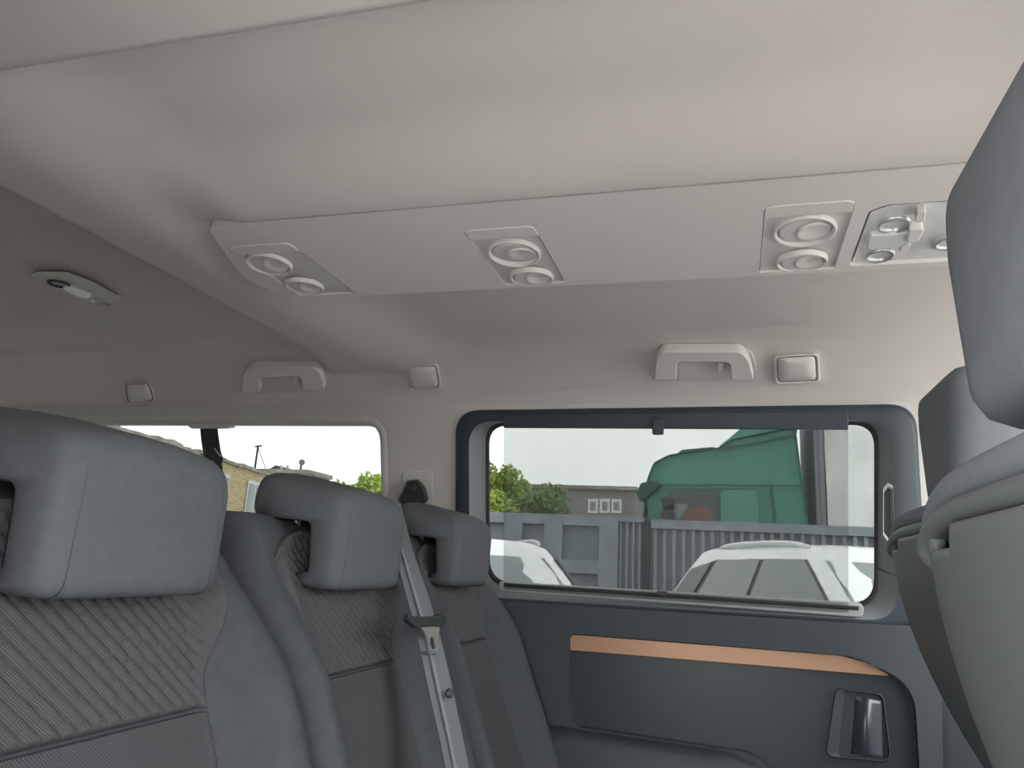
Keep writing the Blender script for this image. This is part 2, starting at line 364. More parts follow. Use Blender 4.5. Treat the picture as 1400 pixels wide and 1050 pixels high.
prism('bronze_strip', [onY(p.x, p.y, 1.860) for p in BR], (0, .012, 0), BRONZE, door, bevel=.002, label='satin bronze trim strip')
# armrest swelling out under the panel
ARM = [(695, 1003), (760, 992), (1000, 1028), (1045, 1052), (1075, 1110), (690, 1110)]
arm_o = rpoly(ARM, [18, 40, 60, 60, 10, 10], 6)
def shrink(pts, k):
    c = Vector((sum(p.x for p in pts)/len(pts), sum(p.y for p in pts)/len(pts))); return [c+(p-c)*k for p in pts]
loft('armrest', [[onY(p.x, p.y, 1.852) for p in arm_o], [onY(p.x, p.y+2, 1.82) for p in shrink(arm_o, .985)], [onY(p.x, p.y+5, 1.795) for p in shrink(arm_o, .95)], [onY(p.x, p.y+10, 1.785) for p in shrink(arm_o, .86)]], DARK, door, cap1=True, smooth=True)
# inner handle
HO = rpoly([(1142, 940), (1208, 949), (1220, 1043), (1128, 1035)], [12, 12, 14, 12], 6)
HI = rpoly([(1155, 944), (1205, 951), (1216, 1039), (1145, 1034)], [10, 12, 12, 8], 6)
hb = loft('handle_bezel', [[onY(p.x, p.y, 1.874) for p in HO], [onY(p.x, p.y, 1.862) for p in HO], [onY(p.x, p.y, 1.860) for p in shrink(HO, .97)], [onY(p.x, p.y, 1.864) for p in HI], [onY(p.x, p.y, 1.90) for p in shrink(HI, .96)]], DARK, door, cap1=True, smooth=False, bevel=.0015)
def lev(u, v):
    xl = lerp(1172, 1166, v); xr = lerp(1202, 1204, v); x = lerp(xl, xr, u); y = lerp(953, 1031, v)+u*5
    d = .866+.030*abs(u-.45)**1.5*2.2-.012*sin(pi*min(1, u*1.4))*sin(pi*v)
    return onY(x, y, d)
grid('handle_lever', lev, 14, 14, PANEL, hb, solid=.004)
box('handle_grip', onY(1158, 1030, 1.885), onY(1166, 955, 1.875), BLACK, hb, bevel=.002)
# finger grip on the front upright of the frame
GS = rpoly([(1207, 667), (1213, 660), (1221, 664), (1224, 742), (1219, 749), (1207, 733)], 3, 4)
gs = loft('finger_grip', [[onU(p.x, p.y, .002) for p in GS], [onU(p.x, p.y, .0175) for p in GS], [onU(p.x, p.y, .019) for p in shrink(GS, .95)], [onU(p.x, p.y, .017) for p in shrink(GS, .86)], [onU(p.x, p.y, .006) for p in shrink(GS, .80)]], SILL, door, smooth=True)
prism('grip_well', [onU(p.x, p.y, .010) for p in shrink(GS, .86)], -UN*.004, SEAL, gs)
strip('frame_joint', [onU(1200, 777, .0), onU(1214, 783, .0215), onU(1228, 788, .0225), onU(1262, 792, .0225)], UN, .003, .002, SEAL, door)

# ------------------------------------------------------------------ sun shade in the door window
sh = thing('window_sunshade', 'pulled down grey mesh sunshade covering the sliding door window', 'sunshade', onU(924, 830, .026))
prism('cassette', [onU(p.x, p.y, .026) for p in rpoly([(688, 566), (1160, 562), (1160, 587.5), (688, 585)], 2, 2)], -UN*.02, FRAME, sh, bevel=.003)
loft('shade_cloth', [[onU(688.5, 584, .020), onU(1159.5, 586, .020)], [onU(688.5, 806, .027), onU(1160, 838, .027)]], MESH, sh, closed=False)
prism('hem_bar', [onU(x, y, .030) for x, y in [(689, 797), (1174, 829.5), (1174, 832.5), (689, 800)]], -UN*.004, SEAL, sh)
prism('pull_tab', [onU(p.x, p.y, .034) for p in rpoly([(891.5, 572), (907, 572), (907, 594.5), (891.5, 594.5)], 3, 3)], -UN*.012, FRAME, sh, bevel=.002)
prism('hem_clip', [onU(p.x, p.y, .036) for p in rpoly([(898, 808), (912, 809), (912, 815), (898, 814)], 1.5, 2)], -UN*.010, BLACK, sh, bevel=.001)

# ================================================================== ROOF CONSOLE
CZ = .450
CN = Vector((0, -.082, -1)).normalized(); CP = Vector((0, .876, .462))
def onC(px, py, off=0.0):                     # tilted underside of the console, off = downwards
    q = ray(px, py); q *= (CP+CN*off).dot(CN)/q.dot(CN); return Vector((q.x, q.y, q.z+EYE))
def CV(x, y, z):
    q = Vector((x, y, .45)); q *= (CP-CN*(z-CZ)).dot(CN)/q.dot(CN); return Vector((q.x, q.y, q.z+EYE))
con = thing('roof_console', 'long light grey ceiling console with round air vents', 'console', V(.1, 1.0, CZ))
CO = rpoly([(-.60, .853), (.74, .853), (.74, 1.155), (-.770, 1.155), (-.795, 1.05), (-.722, .853)], [.0, .02, .02, .05, .10, .035], 7)
PANELS = [(-.742, -.632, .925), (-.358, -.256, .928), (.042, .148, .922)]
PH = []
for x0, x1, y0 in PANELS: PH.append(rpoly([(x0, y0), (x1, y0), (x1, 1.142), (x0, 1.142)], [.014, .014, .003, .003], 5))
LH = rpoly([(.166, .955), (.185, .940), (.60, .940), (.60, 1.135), (.166, 1.135)], [.012, .012, .02, .02, .012], 5)
def cz_(y): return CZ-.006*sin(pi*(y-.853)/.302)
plate('console_body', [CV(p.x, p.y, CZ) for p in CO], [[CV(p.x, p.y, CZ) for p in h] for h in PH+[LH]], -CN*.05, CONSOLE, con, bevel=.004)
AX = CN
def vent(c, r, tilt, parent, lean=0.0):
    AX = (CN+Vector((0, lean, 0))).normalized()
    v = lathe('air_vent', [(r, -.004), (r, .002), (r*.98, .004), (r*.92, .0045), (r*.86, .001), (r*.84, -.006)], c, AX, CONSOLE, parent, 40, cap1=False, smooth=True)
    ax = (CN+Vector((tilt[0], tilt[1], 0))).normalized(); rr = r*.80
    nz = lathe('vent_nozzle', [(rr, -.010), (rr, -.003), (rr*.96, .0), (rr*.90, .0005)], c, ax, CONSOLE_D, v, 40, cap1=True, smooth=False)
    u = ax.orthogonal().normalized(); d = Vector((.28*r, .05*r, 0))
    lathe('vent_cup', [(rr*.68, .0), (rr*.68, .0025), (rr*.62, .0032), (rr*.45, .0015), (rr*.2, .0), (0.001, -.0005)], Vector(c)+d, ax, CONSOLE, v, 36, cap1=False, smooth=True)
TILT = [((.05, -.10), (.06, -.08)), ((.02, .12), (.12, .0)), ((.10, .0), (.08, .02))]
CTR = [((368, 361), (416, 391)), ((703, 346), (727, 379)), ((1100, 315), (1096, 357))]
for k, (x0, x1, y0) in enumerate(PANELS):
    ins = [CV(x0+.001, y0+.003, CZ+.003), CV(x1-.001, y0+.003, CZ+.003), CV(x1-.001, 1.141, CZ+.003), CV(x0+.001, 1.141, CZ+.003)]
    lp = rpoly([(x0, y0), (x1, y0), (x1, 1.142), (x0, 1.142)], [.014, .014, .003, .003], 5)
    pl = loft('vent_plate', [[CV(p.x, p.y, CZ+.012) for p in lp], [CV(p.x, p.y, CZ+.0035) for p in shrink(lp, .985)]], CONSOLE_D, con, cap1=True, bevel=.0015)
    prism('plate_lip', [CV(p.x, p.y, CZ-.0015) for p in rpoly([(x0+.001, y0+.001), (x1-.001, y0+.001), (x1-.001, y0+.032), (x0+.001, y0+.032)], [.013, .013, .001, .001], 5)], -CN*.006, CONSOLE, con, bevel=.001)
    for j, ((px, py), t) in enumerate(zip(CTR[k], TILT[k])):
        vent(onC(px, py, -.001), (.040, .035)[j] if k else (.037, .033)[j], t, con, .10*j)
# map lamp unit
mp = loft('lamp_plate', [[CV(p.x, p.y, CZ+.016) for p in LH], [CV(p.x, p.y, CZ+.006) for p in shrink(LH, .985)]], LENS, con, cap1=True, bevel=.002)
def spot(px, py, r, parent, z=CZ):
    c = onC(px, py, CZ-z-.006)
    return lathe('spot_lamp', [(r, -.002), (r, .004), (r*.88, .0055), (r*.80, .002), (r*.5, -.008), (r*.2, -.010), (.0005, -.010)], c, AX, SPOT, parent, 28, cap1=False, smooth=True)
spot(1222, 305, .020, con); spot(1203, 347, .019, con); spot(1300, 330, .020, con)
def rlc(px, r, z, th, name, m, parent, bev=.002):
    return prism(name, [onC(p.x, p.y, CZ-z) for p in rpoly(px, r, 4)], -CN*th, m, parent, bevel=bev)
def rl(px, r, z, th, name, m, parent, bev=.002):
    return prism(name, [onZ(p.x, p.y, z) for p in rpoly(px, r, 4)], (0, 0, th), m, parent, bevel=bev)
rlc([(1190, 323), (1235, 320), (1258, 316), (1240, 338), (1184, 343)], 5, CZ-.002, .010, 'lamp_lens', LENS, con)
rlc([(1254, 291), (1266, 289), (1265, 303), (1250, 305)], 2, CZ-.005, .014, 'rocker_switch', CONSOLE, con)
rlc([(1243, 315), (1266, 312), (1256, 330), (1238, 334)], 4, CZ-.006, .014, 'rocker_switch', CONSOLE, con)
rlc([(1234, 337), (1247, 333), (1240, 344), (1227, 347)], 2, CZ-.004, .012, 'rocker_switch', CONSOLE, con)

# rear ceiling lamp
rl_ = thing('rear_dome_lamp', 'slim oval dome lamp on the darker rear ceiling', 'lamp', V(-1.2, 1.13, .51))
RZ = .512
RO = [(40, 377), (52, 371), (92, 371), (130, 386), (167, 406), (160, 414), (120, 413), (70, 393)]
ro = rpoly(RO, 6, 4)
loft('lamp_base', [[onZ(p.x, p.y, RZ+.002) for p in ro], [onZ(p.x, p.y, RZ-.004) for p in ro], [onZ(p.x, p.y, RZ-.007) for p in shrink(ro, .94)]], CONSOLE, rl_, cap1=True, bevel=.001)
rl([(82, 392), (100, 392), (128, 404), (118, 409), (96, 401)], 3, RZ-.012, .006, 'lamp_lens', LENS, rl_, .001)
for q in ((82, 383), (140, 408)):
    c = onZ(q[0], q[1], RZ); c.z = EYE+RZ-.006
    lathe('spot_lamp', [(.022, -.002), (.022, .004), (.019, .005), (.017, .002), (.010, -.004), (.0005, -.005)], c, (0, 0, -1), SPOT if q[0] > 100 else POLE, rl_, 24, cap1=False, smooth=True)

# ================================================================== GRAB HANDLES AND SQUARE LAMPS ON THE SIDE RAIL
RAILN = Vector((0, -.50, -.87)); RAILT = Vector((0, .87, -.50)) # rough rail normal
def onRail(px, py, off=0.0):                 # march the ray to the headliner's coved side
    r = ray(px, py); lo, hi = 1.3, 1.9
    f = lambda y: r.z/r.y*y-roof_z(r.x/r.y*y, y)
    for _ in range(40):
        m_ = (lo+hi)/2
        if f(m_) > 0: hi = m_
        else: lo = m_
    p = r*(lo/r.y); return Vector((p.x, p.y, p.z+EYE))
RN = Vector((0, -.62, -.78)).normalized()
def rail_n(c):
    e = .012; x, y = c.x, c.y
    g = Vector((-(roof_z(x+.04, y)-roof_z(x-.04, y))/.08*.5, -(roof_z(x, y+e)-roof_z(x, y-e))/(2*e), 1)); return -g.normalized()
def rail_loop(pts, r, off, n=5):
    """outline laid on the rail: corners go to the rail itself, then stand off along its normal"""
    P = rpoly(pts, r, n); c = onRail(sum(p.x for p in P)/len(P), sum(p.y for p in P)/len(P))
    o = []; RN = rail_n(c)
    for p in P:
        q = ray(p.x, p.y); t = (c+RN*off-Vector((0, 0, EYE))).dot(RN)/q.dot(RN); q = q*t; o.append(Vector((q.x, q.y, q.z+EYE)))
    return o
def grab(pts_o, inner, label, hook, grp):
    RN = rail_n(onRail((pts_o[0][0]+pts_o[3][0])/2, (pts_o[0][1]+pts_o[1][1])/2))
    t = thing('grab_handle', label, 'handle', onRail(*inner[0]))
    outer = pts_o
    prism('base_pad', rail_loop([(pts_o[0][0]-4, pts_o[0][1]+2), (pts_o[1][0]-2, pts_o[1][1]-8), (pts_o[2][0]+8, pts_o[2][1]-8), (pts_o[3][0]+6, pts_o[3][1]+2)], [6, 30, 30, 6], .004, 8), -RN*.03, LINER, t, bevel=.004)
    o = rpoly(pts_o, [30, 28, 28, 30], 8)
    U_ = [pts_o[0], pts_o[1], pts_o[2], pts_o[3], inner[3], inner[2], inner[1], inner[0]]
    lp = rail_loop(U_, [3, 24, 24, 3, 3, 7, 7, 3], .034, 6)
    prism('grip', lp, -RN*.024, CONSOLE, t, bevel=.006, seg=4)
    h = hook; prism('coat_hook', rail_loop([(h[0]-4, h[1]-5), (h[0]+4, h[1]-5), (h[0]+4, h[1]+5), (h[0]-4, h[1]+5)], 2, .022, 3), -RN*.018, CONSOLE, t, bevel=.002)
    return t
grab([(894, 520), (897, 481), (1022, 481), (1031, 520)], [(925, 520), (926, 495), (998, 496), (999, 520)], 'light grey grab handle above the sliding door window', (985, 503), 'g')
grab([(331, 537), (332, 503), (436, 502), (444, 534)], [(355, 537), (354, 516), (412, 515), (414, 534)], 'shaded grab handle above the rear quarter window', (404, 521), 'g')
def sq(pts, label):
    t = thing('square_rail_lamp', label, 'lamp', onRail(*pts[3]))
    P = rpoly(pts, 7, 5)
    a = rail_loop(pts, 7, .0); b = rail_loop(pts, 7, .012)
    def sh_(k, off): return rail_loop([tuple(p) for p in shrink([Vector(q) for q in pts], k)], 6, off)
    loft('rim', [rail_loop(pts, 7, -.02), b, sh_(.92, .015), sh_(.86, .012), sh_(.84, .002)], CONSOLE, t, smooth=True)
    cv = sh_(.82, .013)
    loft('cover', [sh_(.82, -.01), cv, sh_(.70, .019), sh_(.3, .021)], CONSOLE, t, cap1=True, smooth=True)
sq([(1057, 486), (1120, 483), (1122, 523), (1059, 526)], 'square light grey rail cover between grab handle and front pillar')
sq([(553, 499), (599, 497), (604, 531), (559, 535)], 'square grey rail cover above the middle roof pillar')
sq([(168, 523), (205, 522), (214, 550), (173, 554)], 'square dark grey rail cover above the rear quarter window')

# ================================================================== BENCH SEATS
def xc(z): return -.612+.40*max(0.0, -z)
HW = .240
def front(s, z):
    b = .060*sst(.03, -.16, z)+.012
    hump = b*sst(.50, .80, abs(s))*(1-sst(.86, 1.02, abs(s))**2*1.0)
    return xc(z)+hump-.055*sst(.90, 1.0, abs(s))
def bench_seat(yc, hx, label, hyc=None, w_hr=.115):
    t = thing('bench_seat', label, 'seat', (-.55, yc, .42), 'three seats of the bench row')
    # backrest cover
    zs = [.052, .050, .044, .034, .018, .0]+[-.02*k for k in range(1, 32)]
    loops = []
    N = 36
    for z in zs:
        k = 1-(max(0, z-.01)/.043)**2*.5 if z > .01 else 1.0
        wz = HW*(1-.10*sst(-.10, .05, z)); dep = .115
        lp = []
        for i in range(N+1):
            s = -1+2*i/N; f = front(s, z); c = xc(z)-dep/2
            lp.append(V(c+(f-c)*k, yc+s*wz*(1-(1-k)*.12), z))
        for i in range(9):
            s = 1-2*(i+.5)/9; c = xc(z)-dep/2; bx = xc(z)-dep-.02*(1-abs(s)**3)
            lp.append(V(c+(bx-c)*k, yc+s*wz*(1-(1-k)*.12)*.97, z))
        loops.append(lp)
    bk = loft('backrest', loops, BOLST, t, True, True, smooth=True)
    # quilted shoulder insert and ribbed lower insert
    ZS = -.165; W = .60
    def quilt(y, z):
        a = (y+z)*.7071; b = (y-z)*.7071; p = .0125
        i = floor(a/p); u = a/p-i; q = .032; v = (b/q+.43*i) % 1.0
        g = min(u, 1-u)*p; h = min(v, 1-v)*q
        return .0028*sst(0, .0045, g)*(0.30+.70*sst(0, .005, h))
    def wz_(z):
        w0 = W-.02+.20*sst(-.15, -.02, z)
        return w0*sqrt(max(0.02, 1-max(0, (z+.02)/.062)**2.2)) if z > -.02 else w0
    def ins(z0, z1, q):
        def fn(u, v):
            v = v if q else v**2.2
            z = lerp(z0, z1, v); s = (2*u-1)*wz_(z); y = s*HW*(1-.10*sst(-.10, .05, z))
            e = min(min(u, 1-u)*2*wz_(z)*HW, v*abs(z1-z0)*(1 if q else 3.2), (1-v)*abs(z1-z0)*(3.2 if q else 1))
            off = -.003+.011*sst(0, .011, e)+(quilt(y, z)*sst(.006, .02, e) if q else 0)
            return V(front(s, z)+off, yc+y, z+.4*off)
        return fn
    grid('shoulder_insert', ins(.040, ZS, True), 150, 110, FAB, bk)
    grid('lower_insert', ins(ZS-.0005, -.58, False), 60, 90, FAB2, bk)
    # cushion on the seat base
    lo = rpoly([(-.42, -.235), (.06, -.235), (.06, .235), (-.42, .235)], .06, 5)
    loft('cushion', [[V(p.x, yc+p.y, -.66+k[0]) for p in shrink(lo, k[1])] for k in ((0, .94), (.02, 1), (.09, 1), (.12, .95), (.125, .7))], BOLST, t, True, True, smooth=True)
    for dy in (-.17, .17):
        box('seat_leg', (-.36, yc+dy-.02, .40), (-.02, yc+dy+.02, EYE-.65), BLACK, t, bevel=.005)
    # hooked headrest
    yh = hyc if hyc else yc
    PR = rpoly([(hx, -.048), (hx+.004, .088), (hx-.145, .118), (hx-.150, .052), (hx-.052, .047), (hx-.050, -.046)], [.020, .042, .034, .026, .014, .012], 7)
    sec = []
    for dy, k in ((-1, .80), (-.97, .90), (-.90, .97), (-.78, 1), (-.4, 1.0), (0, 1), (.4, 1), (.78, 1), (.90, .97), (.97, .90), (1, .80)):
        cxx, czz = hx-.05, .045
        bulge = .006*(1-dy*dy); top = .010*(1-dy*dy)
        sec.append([V(cxx+(p.x-cxx)*1.0-(1-k)*.06*(1 if p.x > cxx else -1)+(bulge if p.x > hx-.02 else 0), yh+dy*w_hr, lerp(czz, p.y, 1) - (1-k)*.06*(1 if p.y > .06 else (-1 if p.y < 0 else 0))+(top if p.y > .06 else 0)) for p in PR])
    hr = loft('headrest', sec, HEADF, t, True, True, smooth=True)
    for sy in (-1, 1):
        q = [Vector((p.x, yh+sy*w_hr*.80, p.y+EYE)) for p in PR[:26]]
        q = [p+Vector((0.0012, 0, .0005)) for p in q if p.x > hx-.125 and True]
        tube('seam', [v for i, v in enumerate(q) if i == 0 or (v-q[i-1]).length > 1e-4], .0011, BLACK, hr, 6)
        tube('headrest_post', [V(hx-.105, yh+sy*.055, .03), V(hx-.105, yh+sy*.055, .06)], .007, CHROME, hr, 12)
    return t
bench_seat(.615, -.528, 'quilted bench seat at the end away from the sliding door')
bench_seat(1.095, -.530, 'middle bench seat with grey seat belt hanging along one edge')
bench_seat(1.585, -.530, 'bench seat next to the sliding door and its pillar')

# ------------------------------------------------------------------ seat belts
b = thing('seat_belt', 'grey striped seat belt with tongue draped between two bench seats', 'seat belt', (-.55, 1.34, EYE+.05))
path_px = [(533, 690, -.615), (541, 712, -.60), (549, 742, -.565), (560, 780, -.53), (572, 820, -.50), (584, 860, -.475), (594, 905, -.45), (606, 960, -.425), (617, 1010, -.40), (627, 1060, -.375)]
pts = [onX(*p) for p in path_px]
nn = [Vector((.85, -.52, .1))]*len(pts)
bl = strip('webbing', pts, nn, .046, .0016, STRAP, b)
for k in (-.011, .011):
    sd = Vector((0, 1, 0)); 
    q = [p+Vector((.0012, k*.85, 0)) for p in pts]; strip('webbing_band', q, nn, .006, .0012, STRAPL, bl)
c = onX(585, 853, -.468)
def bp(px, py, x=-.462): return onX(px, py, x)
prism('tongue_body', [bp(p.x, p.y) for p in rpoly([(559, 838), (571, 844), (598, 843), (608, 838), (611, 850), (604, 858), (570, 859), (560, 850)], 3, 4)], (-.010, 0, 0), BLACK, b, bevel=.003)
plate('tongue_plate', [bp(p.x, p.y, -.452) for p in rpoly([(577, 858), (602, 857), (600, 866), (601, 894), (588, 895), (584, 870)], 3, 4)], [[bp(p.x, p.y, -.452) for p in rpoly([(588, 871), (595, 870), (597, 888), (589, 889)], 2, 4)]], (-.004, 0, 0), CHROME, b, bevel=.001)
c = bp(613, 948, -.418); lathe('stop_button', [(.007, 0), (.007, .004), (.005, .006)], c, Vector((1, -.5, .2)), BLACK, b, 16)
d = thing('belt_guide', 'black shoulder belt guide on the pillar plate by the bench', 'seat belt', onU(565, 690, .02))
prism('guide_plate', [onU(p.x, p.y, .006) for p in rpoly([(549, 645), (590, 641), (594, 700), (548, 702)], 6, 4)], -UN*.008, PILLAR, d, bevel=.003)
gl = rpoly([(556, 657), (572, 655), (582, 668), (586, 682), (582, 688), (546, 689), (543, 682), (549, 672)], 5, 5)
gd = loft('guide_ring', [[onU(p.x, p.y, .012) for p in gl], [onU(p.x, p.y, .040) for p in gl], [onU(p.x, p.y, .050) for p in shrink(gl, .86)]], BLACK, d, cap1=True, smooth=False, bevel=.002)
lathe('guide_bolt', [(.012, 0), (.012, .008), (.009, .011)], onU(565, 667, .048), UN, SEAL, gd, 20)
strip('webbing', [onU(562, 684, .052), onU(560, 720, .05), onU(556, 780, .045), onU(552, 860, .04)], UN, .046, .002, STRAPB, d)
r = thing('rear_seat_belt', 'black seat belt hanging from the ceiling edge at the quarter window', 'seat belt', onU(288, 580, .03))
rp = [onU(285.5, 584.5, .03), onU(287, 600, .03), onU(291, 625, .03), onU(293, 650, .035), onU(294, 720, .05)]
strip('webbing', rp, UN, .055, .004, STRAPB, r)
prism('anchor_cover', [onU(p.x, p.y, .034) for p in rpoly([(255, 582), (275, 579), (305, 579), (316, 584), (300, 586), (262, 586)], 3, 4)], -UN*.03, PILLAR, r, bevel=.002)
gl = rpoly([(279, 610), (299, 608), (306, 628), (302, 638), (290, 642), (280, 630)], 5, 4)
g2 = loft('belt_clip', [[onU(p.x, p.y, .028) for p in gl], [onU(p.x, p.y, .046) for p in shrink(gl, .95)]], BLACK, r, True, True, bevel=.003)
strip('clip_edge', [onU(293, 613, .048), onU(302, 624, .048)], UN, .004, .002, CHROME, g2)

# ================================================================== FRONT SEATS
def front_seat(xb, yc, zt, hx, hz, label):
    t = thing('front_seat', label, 'seat', (xb+.2, yc, .42), 'two front seats seen from behind')
    ho = rpoly([(-.130, .325), (.130, .325), (.134, .265), (.098, .115), (-.098, .115), (-.134, .265)], [.055, .055, .06, .03, .03, .06], 8)
    def H(f, x): return [V(xb+hx+x, yc+p.x, hz+p.y) for p in shrink(ho, f)]
    hr = loft('headrest', [H(.70, -.012), H(.86, -.008), H(.95, .002), H(1.0, .022), H(1.0, .075), H(.95, .10), H(.85, .11), H(.6, .115)], FRONTF, t, True, True, smooth=True)
    for dy in (-.05, .05):
        tube('headrest_post', [V(xb+hx+.055, yc+dy, zt+.05), V(xb+hx+.05, yc+dy, hz+.14)], .007, CHROME, hr, 12)
    # arched fabric roll over the top and the moulded band under it
    def arch(name, hw, z0, h, th, x0, x1, zend, m, r):
        prof = rpoly([(x0, -th), (x0, th), (x1, th), (x1, -th)], [r, r, .01, .01], 6); secs = []
        path = [(-hw*abs(cos(a))**.55*(1 if cos(a) > 0 else -1), z0+h*sin(a)**.62) for a in [pi*i/40 for i in range(41)]]
        for i, (y, z) in enumerate(path):
            a = path[max(i-1, 0)]; b_ = path[min(i+1, len(path)-1)]; ty, tz = b_[0]-a[0], b_[1]-a[1]; l = sqrt(ty*ty+tz*tz) or 1
            q = {0: .15, 1: .5, 2: .72, 3: .86, 4: .94}.get(min(i, len(path)-1-i), 1.0)
            secs.append([V(xb+p.x+.035*(1-q), yc+y-tz/l*p.y*q, zt+z+ty/l*p.y*q) for p in prof])
        return loft(name, secs, m, t, True, True, smooth=True)
    arch('top_roll', .206, .014, .064, .0145, -.024, .12, -.035, FRONTF, .0138)
    arch('shoulder_band', .203, .000, .0565, .0095, -.030, .10, -.03, SHELL, .009)
    def S(y, z, o=0):
        d_ = max(0, .05-z); return V(xb-.010+o+min(.04*d_+.75*d_*d_, .40*d_-.02 if d_ > .3 else 9), yc+y, zt+z)
    def shell(u, v):
        f = 2*u-1; zt_ = .044-.017*sst(.375, .40, f)*(1-sst(.765, .80, f))-.030*max(0, (abs(f)-.90)/.10)**2
        z = lerp(zt_, -.60, v**1.7); w_ = interp([(-.6, .12), (-.30, .15), (-.10, .194), (-.02, .205), (.05, .202)], z)
        return S(f*w_, z, -.006)-Vector((.012*(1-abs(f)**4)-.010*abs(f)**12-.006*sst(.02, .0, v), 0, 0))
    sh_ = grid('back_shell', shell, 120, 40, SHELL, t); so = sh_.modifiers.new('thick', 'SOLIDIFY'); so.thickness = .010; so.offset = -1 if 0 else 0
    prism('cavity_shade_plate', [S(y, z, .016) for y, z in ((-.18, .05), (.185, .05), (.185, -.03), (-.18, -.03))], (.004, 0, 0), SEAL, t)  # black plate standing in for the shade inside the shell
    fo = rpoly([(-.205, .04), (.205, .04), (.212, -.15), (.20, -.62), (-.20, -.62), (-.212, -.15)], [.04, .04, .1, .05, .05, .1], 5)
    loft('backrest_cover', [[S(p.x*f, p.y if p.y < 0 else p.y-.01, o) for p in fo] for f, o in ((.92, .03), (.98, .045), (1.0, .07), (.97, .10), (.85, .115))], BOLST, t, True, True, smooth=True)
    cu = rpoly([(.16, -.23), (.66, -.23), (.66, .23), (.16, .23)], .07, 5)
    loft('cushion', [[V(xb+p.x, yc+p.y, -.64+q) for p in shrink(cu, f)] for q, f in ((0, .93), (.03, 1), (.10, 1), (.13, .93))], BOLST, t, True, True, smooth=True)
    box('seat_base', (xb+.24, yc-.18, .40), (xb+.60, yc+.18, EYE-.62), BLACK, t, bevel=.02)
front_seat(.180, .545, .0, .0, .0, 'front seat with tall grey headrest near the doorway')
front_seat(.300, 1.385, .033, .030, .012, 'front seat behind the other, beside the sliding door')

# ================================================================== OUTSIDE
# --- fence at the yard's edge
FY = 9.0
f1 = thing('sheet_fence', 'grey sheet metal yard fence with ribbed and framed panels', 'fence', (-1, FY, 0))
def fx(px, py=770): return onY(px, py, FY).x
TOP = 2.02
def fpiece(name, x0, x1, z0, z1, y0, y1, m): return box(name, (x0, y0, z0), (x1, y1, z1), m, f1)
xl = fx(560); xg0, xg1 = fx(880), fx(886)
box('back_sheet', (-4.6, FY+.02, 0), (xg0-.005, FY+.05, TOP-.02), STEEL2, f1)
ps = [fx(p) for p in (575, 612, 648, 700, 755, 831)]
x = -8.0
for a in ps: fpiece('upright', a-.10, a+.12, 0, TOP, FY-.06, FY+.02, STEEL)
for a, c_ in zip([-4.6]+ps, ps):
    fpiece('rail', a+.12, c_-.10, TOP-.12, TOP, FY-.05, FY+.02, STEEL)
    fpiece('rail', a+.12, c_-.10, 1.36, 1.50, FY-.05, FY+.02, STEEL)
    fpiece('rail', a+.12, c_-.10, .10, .28, FY-.05, FY+.02, STEEL)
x = fx(838)
while x < xg0-.03:
    fpiece('rib', x, x+.028, 0, TOP-.06, FY-.018, FY+.02, STEEL); x += .072
fpiece('rail', fx(838), xg0, TOP-.06, TOP, FY-.05, FY+.03, STEEL)
box('post', (xg0-.01, FY-.03, 0), (xg1+.02, FY+.06, TOP-.02), POLE, f1)
f2 = thing('ribbed_gate', 'ribbed grey metal gate leaf beyond the dark fence post', 'gate', (1, FY, 0))
box('gate_sheet', (xg1+.03, FY+.02, 0), (6.5, FY+.05, TOP-.03), STEEL2, f2)
x = xg1+.06; i = 0
while x < 3.4:
    box('rib', (x, FY-.02, 0), (x+.04, FY+.02, TOP-.10), STEEL, f2); x += .105
for z0, z1 in ((TOP-.12, TOP-.02), (.1, .2)): box('rail', (xg1+.03, FY-.05, z0), (6.5, FY+.02, z1), STEEL, f2)

